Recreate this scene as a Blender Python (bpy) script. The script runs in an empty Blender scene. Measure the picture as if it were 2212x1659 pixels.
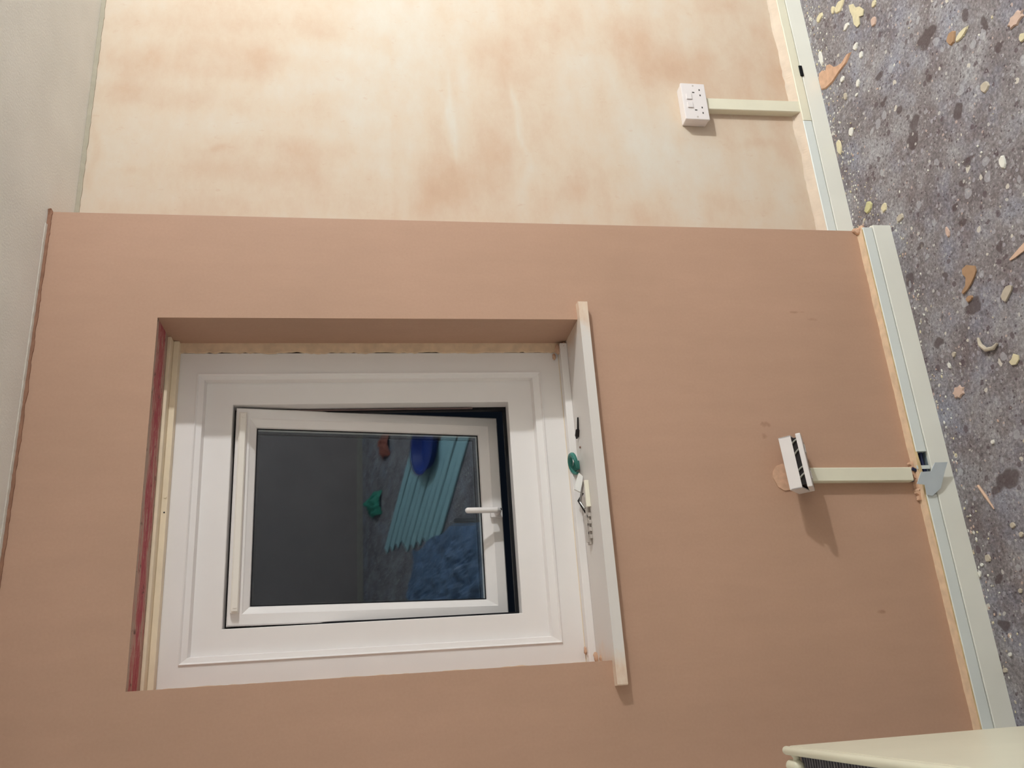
import bpy, bmesh, math, random
from math import sin, cos, pi, radians
from mathutils import Vector, Matrix, noise

C = bpy.context.scene.collection
sc = bpy.context.scene

# ------------------------------------------------------------------ camera
F_PX = 1836.543
YAW, PITCH, ROLL = 0.3582, -0.1674, 0.0082
CAM = Vector((-1.2728, -2.0846, 1.5777))
cy_, sy_, cp_, sp_ = cos(YAW), sin(YAW), cos(PITCH), sin(PITCH)
FWD = Vector((sy_*cp_, cy_*cp_, sp_))
R0 = Vector((cy_, -sy_, 0))
UP0 = R0.cross(FWD)
cr_, sr_ = cos(ROLL), sin(ROLL)
IX = -UP0*cr_ - R0*sr_          # image right: the phone was held on its side, so this is down in the room
IY = -R0*cr_ + UP0*sr_
cam_d = bpy.data.cameras.new('camera'); cam = bpy.data.objects.new('camera', cam_d); C.objects.link(cam)
m = Matrix((IX, -IY, -FWD)).transposed().to_4x4(); m.translation = CAM
cam.matrix_world = m
cam_d.sensor_width = 36; cam_d.lens = F_PX*36/2212; cam_d.clip_start = 0.02; cam_d.clip_end = 60
sc.camera = cam

# ------------------------------------------------------------------ night outside, lamp, exposure
w = bpy.data.worlds.new('night'); sc.world = w; w.use_nodes = True
bg = w.node_tree.nodes['Background']; bg.inputs[0].default_value = (0.35, 0.5, 0.8, 1); bg.inputs[1].default_value = 0.008
LAMP = Vector((2.2, -1.9, 2.12))
ld = bpy.data.lights.new('ceiling_bulb_light', 'POINT'); ld.energy = 216; ld.shadow_soft_size = 0.045
ld.color = (0.93, 0.98, 1.0)
lo = bpy.data.objects.new('ceiling_bulb_light', ld); C.objects.link(lo); lo.location = LAMP
sc.view_settings.view_transform = 'Standard'; sc.view_settings.look = 'None'
sc.view_settings.exposure = 0.0; sc.view_settings.gamma = 1.0
sc.view_settings.use_curve_mapping = False

# ------------------------------------------------------------------ helpers
def srgb(r, g, b):
    f = lambda c: (c/255/12.92) if c/255 <= .04045 else ((c/255+.055)/1.055)**2.4
    return (f(r), f(g), f(b), 1)

class MB:
    def __init__(s): s.bm = bmesh.new()
    def box(s, x0, x1, y0, y1, z0, z1, bev=0, M=None, mi=0):
        r = bmesh.ops.create_cube(s.bm, size=1)
        vs = r['verts']
        for v in vs:
            v.co = Vector(((x0+x1)/2+v.co.x*(x1-x0), (y0+y1)/2+v.co.y*(y1-y0), (z0+z1)/2+v.co.z*(z1-z0)))
        fs = list({f for v in vs for f in v.link_faces})
        for f in fs: f.material_index = mi
        if bev:
            es = list({e for v in vs for e in v.link_edges})
            r2 = bmesh.ops.bevel(s.bm, geom=es, offset=bev, segments=2, profile=.6, affect='EDGES')
            vs = list({v for f in r2['faces'] for v in f.verts} | {v for v in vs if v.is_valid})
        if M is not None:
            for v in vs: v.co = M @ v.co
        return s
    def tube(s, pts, rad, seg=14, caps=True, M=None):
        """round bar through points, rounded ends; rad may be a list"""
        pts = [Vector(p) for p in pts]; n = len(pts)
        rads = rad if isinstance(rad, (list, tuple)) else [rad]*n
        rings = []
        for i, p in enumerate(pts):
            d = (pts[min(i+1, n-1)]-pts[max(i-1, 0)]).normalized()
            a = d.orthogonal().normalized() if i == 0 else (a - d*a.dot(d)).normalized()
            b = d.cross(a)
            rings.append([s.bm.verts.new(p + (a*cos(2*pi*k/seg)+b*sin(2*pi*k/seg))*rads[i]) for k in range(seg)])
        for i in range(n-1):
            for k in range(seg):
                s.bm.faces.new((rings[i][k], rings[i][(k+1) % seg], rings[i+1][(k+1) % seg], rings[i+1][k]))
        s.bm.faces.new(rings[0][::-1]); s.bm.faces.new(rings[-1])
        if M is not None:
            for r in rings:
                for v in r: v.co = M @ v.co
        return s
    def capsule(s, a, b, r, seg=14):
        a, b = Vector(a), Vector(b); d = (b-a).normalized(); pts = []; rr = []
        for k in range(5):
            t = k/4*pi/2; pts.append(a - d*r*cos(t)*.98); rr.append(max(r*sin(t), r*.05))
        for k in range(5):
            t = (1-k/4)*pi/2; pts.append(b + d*r*cos(t)*.98); rr.append(max(r*sin(t), r*.05))
        return s.tube(pts, rr, seg)
    def prism(s, poly, h, M=None, top_scale=1.0, mi=0):
        """poly = list of (x,y); extruded from z=0 to z=h"""
        c = Vector((sum(p[0] for p in poly)/len(poly), sum(p[1] for p in poly)/len(poly)))
        lo_ = [s.bm.verts.new((p[0], p[1], 0)) for p in poly]
        hi = [s.bm.verts.new((c.x+(p[0]-c.x)*top_scale, c.y+(p[1]-c.y)*top_scale, h)) for p in poly]
        n = len(poly)
        f = [s.bm.faces.new(lo_[::-1]), s.bm.faces.new(hi)]
        for i in range(n): f.append(s.bm.faces.new((lo_[i], lo_[(i+1) % n], hi[(i+1) % n], hi[i])))
        for q in f: q.material_index = mi
        if M is not None:
            for v in lo_+hi: v.co = M @ v.co
        return s
    def ring(s, rects, M=None, close=True):
        """rects = [(x0,x1,z0,z1,y), ...] : a mitred frame swept round the rectangle"""
        loops = []
        for (x0, x1, z0, z1, y) in rects:
            loops.append([s.bm.verts.new(p) for p in ((x0, y, z0), (x1, y, z0), (x1, y, z1), (x0, y, z1))])
        n = len(loops)
        for i in range(n if close else n-1):
            a, b = loops[i], loops[(i+1) % n]
            for k in range(4):
                s.bm.faces.new((a[k], a[(k+1) % 4], b[(k+1) % 4], b[k]))
        if M is not None:
            for l in loops:
                for v in l: v.co = M @ v.co
        return s
    def sweep(s, prof, x0, x1, n=1, wob=None):
        """prof = list of (y,z), extruded along X; wob(x) -> (dy,dz) moves points flagged by index"""
        loops = []
        for i in range(n+1):
            x = x0+(x1-x0)*i/n
            loops.append([s.bm.verts.new((x, *( (p[0]+wob(x, k)[0], p[1]+wob(x, k)[1]) if wob else p))) for k, p in enumerate(prof)])
        m_ = len(prof)
        for i in range(n):
            for k in range(m_):
                s.bm.faces.new((loops[i][k], loops[i][(k+1) % m_], loops[i+1][(k+1) % m_], loops[i+1][k]))
        s.bm.faces.new(loops[0][::-1]); s.bm.faces.new(loops[-1])
        return s
    def build(s, name, mats, parent=None, smooth=False, origin=None):
        bmesh.ops.recalc_face_normals(s.bm, faces=s.bm.faces)
        me = bpy.data.meshes.new(name); s.bm.to_mesh(me); s.bm.free()
        for mm in (mats if isinstance(mats, (list, tuple)) else [mats]): me.materials.append(mm)
        o = bpy.data.objects.new(name, me); C.objects.link(o)
        if smooth:
            for p in me.polygons: p.use_smooth = True
            me.set_sharp_from_angle(angle=radians(35))
        if origin is not None:
            me.transform(Matrix.Translation(-Vector(origin))); o.location = origin
        if parent is not None:
            o.parent = parent
            # children are modelled in room coordinates; undo the parent's offset
            pl = parent.location.copy(); pp = parent.parent
            while pp is not None: pl += pp.location; pp = pp.parent
            o.location = o.location - pl
        return o

def tag(o, label=None, cat=None, group=None, kind=None):
    if label: o['label'] = label
    if cat: o['category'] = cat
    if group: o['group'] = group
    if kind: o['kind'] = kind
    return o
def thing(name, label, cat, loc=(0, 0, 0), group=None, kind=None):
    o = bpy.data.objects.new(name, None); C.objects.link(o); o.location = loc; o.empty_display_size = .05
    return tag(o, label, cat, group, kind)

class NT:
    def __init__(s, name, rough=.6, spec=.3):
        s.m = bpy.data.materials.new(name); s.m.use_nodes = True; s.t = s.m.node_tree
        s.p = s.t.nodes['Principled BSDF']; s.p.inputs['Roughness'].default_value = rough
        s.p.inputs['Specular IOR Level'].default_value = spec
        s._co = None
    def n(s, typ, **kw):
        nd = s.t.nodes.new(typ)
        for k, v in kw.items():
            if k in nd.inputs: nd.inputs[k].default_value = v
            else: setattr(nd, k, v)
        return nd
    def l(s, a, b): s.t.links.new(a, b)
    def co(s):
        if s._co is None: s._co = s.n('ShaderNodeNewGeometry').outputs['Position']
        return s._co
    def mapping(s, scale=(1, 1, 1), loc=(0, 0, 0)):
        mp = s.n('ShaderNodeMapping'); mp.inputs['Scale'].default_value = scale; mp.inputs['Location'].default_value = loc
        s.l(s.co(), mp.inputs[0]); return mp.outputs[0]
    def noise(s, scale, detail=3, rough=.5, vec=None, dist=0):
        nd = s.n('ShaderNodeTexNoise', Scale=scale, Detail=detail, Roughness=rough, Distortion=dist)
        s.l(vec if vec is not None else s.co(), nd.inputs['Vector']); return nd.outputs['Fac']
    def voro(s, scale, vec=None, rnd=1):
        nd = s.n('ShaderNodeTexVoronoi', Scale=scale, Randomness=rnd)
        s.l(vec if vec is not None else s.co(), nd.inputs['Vector']); return nd.outputs['Distance'], nd.outputs['Color']
    def ramp(s, fac, stops, mode='LINEAR'):
        r = s.n('ShaderNodeValToRGB'); r.color_ramp.interpolation = mode
        e = r.color_ramp.elements
        while len(e) < len(stops): e.new(.5)
        for el, (pos, col) in zip(e, stops):
            el.position = pos; el.color = col if len(col) == 4 else (*col, 1)
        s.l(fac, r.inputs[0]); return r.outputs[0]
    def mix(s, fac, a, b, mode='MIX'):
        nd = s.n('ShaderNodeMix', data_type='RGBA', blend_type=mode)
        for i, v in ((0, fac), (6, a), (7, b)):
            if hasattr(v, 'node'): s.l(v, nd.inputs[i])
            else: nd.inputs[i].default_value = v
        return nd.outputs[2]
    def math(s, op, a, b=0., c=0.):
        nd = s.n('ShaderNodeMath', operation=op)
        for i, v in enumerate((a, b, c)):
            if hasattr(v, 'node'): s.l(v, nd.inputs[i])
            else: nd.inputs[i].default_value = v
        return nd.outputs[0]
    def xyz(s):
        nd = s.n('ShaderNodeSeparateXYZ'); s.l(s.co(), nd.inputs[0]); return nd.outputs
    def base(s, c):
        if hasattr(c, 'node'): s.l(c, s.p.inputs['Base Color'])
        else: s.p.inputs['Base Color'].default_value = c
        return s
    def bump(s, h, strength=.3, dist=.002):
        b = s.n('ShaderNodeBump', Strength=strength, Distance=dist); s.l(h, b.inputs['Height']); s.l(b.outputs[0], s.p.inputs['Normal']); return s

BW = lambda v: (v, v, v, 1)
def simple(name, col, rough=.5, spec=.3, var=.06, scale=30, bump=0, metal=0):
    k = NT(name, rough, spec)
    f = k.noise(scale, 3)
    d = tuple(c*(1-var) for c in col[:3])+(1,); l_ = tuple(min(1, c*(1+var)) for c in col[:3])+(1,)
    k.base(k.ramp(f, [(.3, d), (.7, l_)]))
    if bump: k.bump(f, bump, .001)
    k.p.inputs['Metallic'].default_value = metal
    return k.m

M = {}
# fresh brown finishing plaster
k = NT('brown_finish_plaster', .62, .25)
a = k.ramp(k.noise(1.6, 4, .55), [(.3, srgb(187, 151, 128)), (.7, srgb(196, 158, 135))])
v = k.mapping((7, 7, 1.6))
b = k.ramp(k.noise(3, 4, .6, v), [(.35, BW(.965)), (.65, BW(1))])
c = k.mix(1, a, b, 'MULTIPLY')
c = k.mix(k.ramp(k.noise(150, 2), [(.3, BW(0)), (.8, BW(.10))]), c, srgb(150, 112, 92))
X, Y, Z = k.xyz()
def spot(k, cx, cz, rx, rz, nz=.5):
    X, Y, Z = k.xyz()
    n_ = k.math('MULTIPLY', k.noise(45, 3), .9)
    dx = k.math('POWER', k.math('ABSOLUTE', k.math('DIVIDE', k.math('SUBTRACT', X, cx), rx)), 2)
    dz = k.math('POWER', k.math('ABSOLUTE', k.math('DIVIDE', k.math('SUBTRACT', Z, cz), rz)), 2)
    d = k.math('ADD', k.math('ADD', dx, dz), k.math('MULTIPLY', n_, 1.6))
    return k.ramp(d, [(.55, BW(1)), (1.0, BW(0))])
for (cx, cz, rx, rz, s_) in ((-.617, .505, .016, .03, .6), (-.650, .512, .014, .03, .5), (-1.128, .278, .012, .022, .6), (-.277, .345, .008, .045, .5), (-.30, .30, .01, .03, .3)):
    f = k.math('MULTIPLY', spot(k, cx, cz, rx, rz), s_)
    c = k.mix(f, c, srgb(135, 92, 70))
k.base(c)
k.bump(k.noise(9, 5, .6), .25, .004)
M['brown'] = k.m
# soffit of the opening: old paint, red primer, grey cement
k = NT('patched_red_soffit', .8, .1)
v = k.mapping((2.2, 14, 14))
f1 = k.noise(4.5, 5, .65, v)
X, Y, Z = k.xyz()
yc = k.math('ABSOLUTE', k.math('DIVIDE', k.math('SUBTRACT', Y, .066), .06))
fr_ = k.math('SUBTRACT', k.math('ADD', f1, .17), k.math('MULTIPLY', yc, .30))
c = k.ramp(fr_, [(.40, srgb(190, 162, 146)), (.49, srgb(202, 156, 142)), (.55, srgb(190, 112, 112)), (.68, srgb(186, 92, 100))])
c = k.mix(k.ramp(k.noise(16, 4, .7, v), [(.55, BW(0)), (.66, BW(.7))]), c, srgb(216, 190, 176))
c = k.mix(k.ramp(k.noise(34, 3, .7), [(.60, BW(0)), (.7, BW(.8))]), c, srgb(110, 84, 76))
k.base(c); k.bump(f1, .8, .006)
M['soffit'] = k.m
# dry mottled plaster of the alcove: the big stains are carried per vertex, the grain by noise
k = NT('dry_mottled_plaster', .7, .2)
at = k.n('ShaderNodeAttribute', attribute_name='stain')
f2 = k.math('ADD', at.outputs['Fac'], k.math('MULTIPLY', k.math('SUBTRACT', k.noise(14, 5, .65, k.mapping((1.0, 1, 1.6))), .5), .42))
c = k.ramp(f2, [(.10, srgb(214, 204, 190)), (.38, srgb(212, 193, 172)), (.62, srgb(204, 176, 152)), (.95, srgb(188, 153, 129))])
c = k.mix(k.ramp(k.noise(22, 4, .7, k.mapping((2, 1, 1))), [(.62, BW(0)), (.72, BW(.35))]), c, srgb(200, 165, 140))
k.base(c); k.bump(k.noise(10, 4, .6), .2, .004)
M['alcove'] = k.m
# ceiling
k = NT('matt_white_ceiling', .85, .1)
c = k.ramp(k.noise(5, 4), [(.3, srgb(234, 232, 224)), (.7, srgb(242, 240, 232))])
k.base(c); k.bump(k.noise(160, 3, .6), .35, .002)
M['ceiling'] = k.m
M['room_wall'] = simple('old_white_wall', srgb(222, 219, 212), .8, .1, .04, 4)
M['back_wall'] = simple('darkened_lower_back_wall', srgb(142, 130, 126), .8, .1, .08, 4)  # lower back wall coloured dark so its mirror image stays dim
# floor: worn grey covering, speckled with paint and dust
k = NT('paint_spattered_floor', .75, .2)
at = k.n('ShaderNodeAttribute', attribute_name='tone')
big = k.ramp(k.noise(5.5, 5, .65), [(.32, srgb(112, 104, 106)), (.5, srgb(136, 130, 132)), (.68, srgb(160, 158, 162))])
bl_ = k.mix(k.ramp(k.noise(6, 4, .6, k.mapping((1, 1, 1), (7, 3, 0))), [(.48, BW(0)), (.7, BW(.55))]), big, srgb(142, 146, 164))
bl_ = k.mix(k.ramp(k.noise(9, 4, .65, k.mapping((1, 1, 1), (2, 9, 0))), [(.5, BW(0)), (.68, BW(.6))]), bl_, srgb(112, 98, 98))
bl_ = k.mix(k.ramp(k.noise(24, 4, .7, k.mapping((1, 1, 1), (2, 19, 0))), [(.56, BW(0)), (.68, BW(.55))]), bl_, srgb(172, 170, 172))
bl_ = k.mix(k.ramp(k.noise(30, 4, .7, k.mapping((1, 1, 1), (12, 9, 0))), [(.56, BW(0)), (.68, BW(.55))]), bl_, srgb(92, 84, 86))
fine = k.ramp(k.noise(110, 5, .75), [(.30, BW(.50)), (.5, BW(.95)), (.68, BW(1.5))])
c = k.mix(1, bl_, fine, 'MULTIPLY')
def specks(k, c, scale, thr, keep, col, loc, amt=.9):
    v = k.mapping((1, 1, 1), loc)
    nz = k.n('ShaderNodeTexNoise', Scale=scale*1.3, Detail=2); k.l(v, nz.inputs['Vector'])
    vm = k.n('ShaderNodeVectorMath', operation='SCALE'); k.l(nz.outputs['Color'], vm.inputs[0]); vm.inputs['Scale'].default_value = .55/scale
    va = k.n('ShaderNodeVectorMath', operation='ADD'); k.l(v, va.inputs[0]); k.l(vm.outputs[0], va.inputs[1])
    d, colr = k.voro(scale, va.outputs[0])
    sp = k.n('ShaderNodeSeparateColor'); k.l(colr, sp.inputs[0])
    on = k.math('GREATER_THAN', sp.outputs[0], 1-keep)
    size = k.math('MULTIPLY', sp.outputs[1], thr)
    f = k.math('MULTIPLY', k.math('LESS_THAN', d, size), on)
    return k.mix(k.math('MULTIPLY', f, amt), c, col)
c = specks(k, c, 42, .42, .35, srgb(92, 78, 82), (1, 2, 0), .7)
c = specks(k, c, 60, .42, .35, srgb(172, 168, 176), (5, 1, 0), .65)
c = specks(k, c, 100, .45, .30, srgb(176, 172, 172), (3, 7, 0), .6)
c = specks(k, c, 70, .33, .16, srgb(190, 168, 160), (13, 7, 0), .8)
c = specks(k, c, 40, .36, .09, srgb(206, 200, 190), (3, 17, 0), .9)
c = specks(k, c, 130, .5, .2, srgb(76, 64, 70), (9, 7, 0), .7)
tf = k.math('ADD', at.outputs['Fac'], k.math('MULTIPLY', k.math('SUBTRACT', k.noise(55, 4, .7), .5), .9))
c = k.mix(k.ramp(tf, [(.38, BW(0)), (.62, BW(.78))]), c, srgb(84, 72, 72))
c = specks(k, c, 26, .40, .22, srgb(186, 186, 192), (21, 2, 0), .45)
c = specks(k, c, 60, .36, .13, srgb(196, 192, 188), (23, 12, 0), .8)
k.base(c); k.bump(k.noise(80, 4, .7), .5, .003)
M['floor'] = k.m
# painted joinery, plastics
M['upvc'] = simple('white_upvc', srgb(243, 237, 234), .32, .45, .015, 8)
M['upvc_cream'] = simple('aged_cream_plastic_trim', srgb(242, 224, 196), .45, .35, .05, 18)
k = NT('gloss_window_board', .4, .4)
X, Y, Z = k.xyz()
e = k.math('ABSOLUTE', k.math('ADD', X, .76))
f = k.math('MULTIPLY', k.ramp(k.math('ADD', e, k.math('MULTIPLY', k.noise(20, 4, .6), .12)), [(.46, BW(0)), (.52, BW(1))]), .8)
k.base(k.mix(f, srgb(228, 220, 214), k.ramp(k.noise(30, 4, .6, k.mapping((1, 3, 3))), [(.3, srgb(226, 190, 160)), (.7, srgb(238, 216, 192))])))
M['board'] = k.m
M['skirt'] = simple('offwhite_skirting_gloss', srgb(236, 234, 224), .5, .3, .03, 6)
M['trunk'] = simple('pale_trunking_plastic', srgb(226, 230, 226), .45, .35, .03, 6)
M['conduit'] = simple('cream_conduit_plastic', srgb(232, 226, 204), .45, .35, .03, 10)
M['socket'] = simple('white_socket_plastic', srgb(232, 224, 222), .35, .4, .015, 20)
M['dark_hole'] = simple('dark_slot', srgb(70, 66, 62), .8, .1)
M['black'] = simple('black_rubber', srgb(22, 22, 26), .6, .2)
M['lip'] = simple('pale_plaster_lip', srgb(226, 198, 168), .75, .15, .10, 40, .4)
M['lip_pink'] = simple('thin_pink_plaster_lip', srgb(216, 198, 180), .75, .15, .06, 25, .3)
M['lip_dark'] = simple('brown_plaster_and_groove_shade', srgb(150, 112, 92), .8, .1, .15, 40, .4)  # brown plaster tone, also painted in for the ceiling groove's shadow
M['ceil_edge'] = simple('ceiling_edge_highlight', srgb(212, 204, 192), .8, .1, .05, 40, .4)
M['gyps'] = simple('broken_plaster_patch', srgb(210, 172, 146), .85, .1, .12, 60, .6)
M['steel'] = simple('dull_steel', srgb(150, 146, 142), .4, .5, .15, 60, 0, .6)
M['wire'] = simple('dark_wire', srgb(36, 30, 30), .5, .3)
M['copper'] = simple('grey_wire_sheath', srgb(150, 148, 140), .5, .3)
M['green'] = simple('teal_plastic', srgb(50, 120, 110), .45, .4, .2, 60)
M['metalgrey'] = simple('scuffed_grey_plastic', srgb(196, 186, 178), .55, .3, .12, 60)
M['radiator'] = simple('cream_radiator_enamel', srgb(232, 228, 206), .35, .45, .02, 8)
M['grille'] = simple('dusty_grey_radiator_grille', srgb(120, 116, 124), .6, .3, .1, 60)
M['grille_dark'] = simple('dark_radiator_inside', srgb(56, 54, 62), .7, .2, .1, 60)
M['blueb'] = simple('blue_plastic', srgb(28, 52, 130), .4, .4)
M['redb'] = simple('red_plastic', srgb(150, 84, 66), .5, .3)
M['greenb'] = simple('green_plastic_bag', srgb(56, 140, 118), .5, .3)
M['sheet'] = simple('pale_blue_dust_sheet', srgb(96, 120, 154), .35, .5, .3, 9)
M['plank'] = simple('pale_teal_cladding_board', srgb(156, 194, 202), .45, .35, .04, 6)
# glazing: two faint mirror surfaces, mostly see-through
g = bpy.data.materials.new('coated_window_glass'); g.use_nodes = True; t = g.node_tree; t.nodes.clear()
out = t.nodes.new('ShaderNodeOutputMaterial'); mx = t.nodes.new('ShaderNodeMixShader')
tr = t.nodes.new('ShaderNodeBsdfTransparent'); tr.inputs[0].default_value = (.86, .92, .93, 1)
gl = t.nodes.new('ShaderNodeBsdfGlossy'); gl.inputs['Roughness'].default_value = .012; gl.inputs['Color'].default_value = (.80, .90, 1, 1)
mx.inputs[0].default_value = .13
t.links.new(tr.outputs[0], mx.inputs[1]); t.links.new(gl.outputs[0], mx.inputs[2]); t.links.new(mx.outputs[0], out.inputs[0])
M['glass'] = g

# ------------------------------------------------------------------ the room
P = 0.177                   # how far the alcove wall stands behind the boxed-out window wall
HX0, HX1, HZ0, HZ1 = -1.204, -.303, .979, 2.107   # hole in the window wall
XL, XR, YB, H = -1.53, 4.3, -4.47, 2.4
BACK = .34

def wall_front():
    bm = bmesh.new()
    xs = [XL-.1, HX0, HX1, 0]; zs = [0, HZ0, HZ1, H]
    for y in (0, BACK):
        g_ = {(i, j): bm.verts.new((xs[i], y, zs[j])) for i in range(4) for j in range(4)}
        for i in range(3):
            for j in range(3):
                if (i, j) == (1, 1): continue
                bm.faces.new((g_[i, j], g_[i+1, j], g_[i+1, j+1], g_[i, j+1]))
        if y == 0: a_ = g_
    def q(pts, mi=0):
        f = bm.faces.new([bm.verts.new(p) for p in pts]); f.material_index = mi
    q([(HX0, 0, HZ0), (HX0, 0, HZ1), (HX0, BACK, HZ1), (HX0, BACK, HZ0)])
    q([(HX1, 0, HZ0), (HX1, BACK, HZ0), (HX1, BACK, HZ1), (HX1, 0, HZ1)])
    q([(HX0, 0, HZ0), (HX0, BACK, HZ0), (HX1, BACK, HZ0), (HX1, 0, HZ0)])
    q([(HX0, 0, HZ1), (HX1, 0, HZ1), (HX1, BACK, HZ1), (HX0, BACK, HZ1)], 1)
    q([(0, 0, 0), (0, BACK, 0), (0, BACK, H), (0, 0, H)])
    s = MB(); s.bm.free(); s.bm = bm
    return s
o = wall_front().build('wall_front', [M['brown'], M['soffit']]); tag(o, kind='structure')

BLOTCH = [(0.665,1.911,0.063,0.071,0.80),(0.550,2.303,0.060,0.080,0.70),(0.659,2.259,0.071,0.095,0.40),(0.522,1.737,0.053,0.064,0.70),(0.328,2.021,0.013,0.035,0.90),(0.848,1.712,0.076,0.090,0.45),(0.748,1.517,0.057,0.045,0.50),(0.296,2.359,0.095,0.013,0.60),(0.253,2.239,0.019,0.039,0.40),(0.272,1.761,0.082,0.083,0.50),(0.237,1.353,0.100,0.102,0.70),(0.740,1.085,0.096,0.128,0.80),(0.865,0.996,0.080,0.132,0.50),(0.792,0.623,0.120,0.094,0.80),(0.741,0.478,0.080,0.104,0.75),(0.889,0.679,0.062,0.068,0.60),(1.046,0.292,0.044,0.110,0.50),(0.611,1.309,0.056,0.031,0.50),(0.418,1.182,0.140,0.038,0.60),(0.548,1.113,0.092,0.023,0.50),(0.291,0.842,0.087,0.094,0.40),(0.201,0.927,0.051,0.092,0.40),(0.745,0.114,0.051,0.072,0.35),(0.928,0.169,0.043,0.055,0.40),(0.202,0.363,0.044,0.148,0.50),(0.156,0.718,0.051,0.078,0.50),(0.443,0.255,0.019,0.085,0.40),(0.847,1.485,0.172,0.139,-0.80),(0.446,2.013,0.101,0.110,-0.60),(0.283,1.481,0.100,0.086,-0.60),(0.391,0.593,0.144,0.147,-0.40),(0.573,1.637,0.107,0.088,-0.40),(0.755,0.859,0.079,0.082,-0.40),(0.537,1.312,0.108,0.009,-0.80),(0.412,1.295,0.088,0.009,-0.80),(0.476,1.087,0.108,0.009,-0.70),(0.281,1.086,0.086,0.015,-0.60),(0.605,1.094,0.075,0.009,-0.60),]
def alcove():
    nx, nz = 300, 220
    x0, x1, z0, z1 = 0, XR, 0, H
    me = bpy.data.meshes.new('wall_alcove')
    # finer columns near the corner, where the camera looks
    xs = [x0+(1.5)*i/240 for i in range(241)]+[1.5+(x1-1.5)*i/20 for i in range(1, 21)]
    zs = [z0+(z1-z0)*j/nz for j in range(nz+1)]
    vs = [(x, P, z) for z in zs for x in xs]; W_ = len(xs)
    fs = [(j*W_+i, j*W_+i+1, (j+1)*W_+i+1, (j+1)*W_+i) for j in range(nz) for i in range(W_-1)]
    b0 = len(vs)
    vs += [(x0, P+.1, z0), (x1, P+.1, z0), (x1, P+.1, z1), (x0, P+.1, z1)]
    fs += [(b0, b0+3, b0+2, b0+1)]
    me.from_pydata(vs, [], fs); me.materials.append(M['alcove'])
    at = me.attributes.new('stain', 'FLOAT', 'POINT')
    vals = []
    for (x, y, z) in vs:
        wx = x+.045*noise.noise((x*7, z*7, 0)); wz = z+.045*noise.noise((x*7, z*7, 5))
        v_ = .36+.17*noise.noise((x*2.2, z*2.2, 9))
        # trowel streaks: level ones at mid height, upright ones near the ceiling
        st_ = noise.noise((x*3.2, z*17, 3)) if z < 1.5 else noise.noise((x*13, z*3, 3))
        v_ += .12*st_
        for (cx, cz, rx, rz, s_) in BLOTCH:
            d = ((wx-cx)/rx)**2+((wz-cz)/rz)**2
            if d < 6: v_ += s_*.28*math.exp(-d**1.2*.8)
        v_ += .10*max(0, 1-z/.5)
        vals.append(max(0, min(1, v_)))
    at.data.foreach_set('value', vals)
    ob = bpy.data.objects.new('wall_alcove', me); C.objects.link(ob); return ob
tag(alcove(), kind='structure')

STAINS = [(0.414,-0.374,0.024,0.047),(0.353,-0.520,0.020,0.012),(0.134,-0.408,0.020,0.017),(0.223,-0.244,0.022,0.026),(0.301,-0.197,0.019,0.014),(0.293,-0.340,0.016,0.013),(0.187,-0.587,0.010,0.017),(-0.013,-0.390,0.015,0.029),(-0.058,-0.349,0.011,0.018),(-0.102,-0.307,0.015,0.017),(0.178,-0.215,0.027,0.031),(-0.288,-0.411,0.016,0.014),(-0.155,-0.310,0.012,0.018),(-0.129,-0.136,0.013,0.017),(-0.837,-0.228,0.026,0.040),(-0.859,-0.171,0.012,0.026),(-1.073,-0.101,0.012,0.013),(-0.188,-0.054,0.016,0.022),(-0.261,-0.195,0.021,0.012),(-0.381,-0.266,0.024,0.031),(-0.421,-0.112,0.016,0.027),(-1.183,-0.080,0.019,0.023),(-0.204,-0.057,0.011,0.015),(0.465,-0.150,0.014,0.026),(0.377,-0.139,0.011,0.020),(0.280,-0.570,0.024,0.014),]
def floor():
    me = bpy.data.meshes.new('floor')
    xs = [XL-.1]+[-1.5+.0075*i for i in range(int(2.7/.0075)+1)]+[1.6, 3, XR+.1]
    ys = [YB-.1, -3, -1.6]+[-.95+.0075*j for j in range(int(1.13/.0075))]+[BACK]
    W_ = len(xs)
    vs = [(x, y, 0) for y in ys for x in xs]
    fs = [(j*W_+i, j*W_+i+1, (j+1)*W_+i+1, (j+1)*W_+i) for j in range(len(ys)-1) for i in range(W_-1)]
    b0 = len(vs)
    vs += [(xs[0], ys[0], -.08), (xs[-1], ys[0], -.08), (xs[-1], ys[-1], -.08), (xs[0], ys[-1], -.08)]
    fs += [(b0, b0+3, b0+2, b0+1)]
    me.from_pydata(vs, [], fs); me.materials.append(M['floor'])
    at = me.attributes.new('tone', 'FLOAT', 'POINT')
    vals = []
    for (x, y, z) in vs:
        wx = x+.012*noise.noise((x*40, y*40, 0)); wy = y+.012*noise.noise((x*40, y*40, 5))
        v_ = .30*max(0, noise.noise((x*5, y*5, 2)))
        for (cx, cy, rx, ry) in STAINS:
            d = ((wx-cx)/rx)**2+((wy-cy)/ry)**2
            if d < 5: v_ += .85*math.exp(-d*d*.9)
        vals.append(max(0, min(.92, v_)))
    at.data.foreach_set('value', vals)
    ob = bpy.data.objects.new('floor', me); C.objects.link(ob); return ob
tag(floor(), kind='structure')

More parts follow.
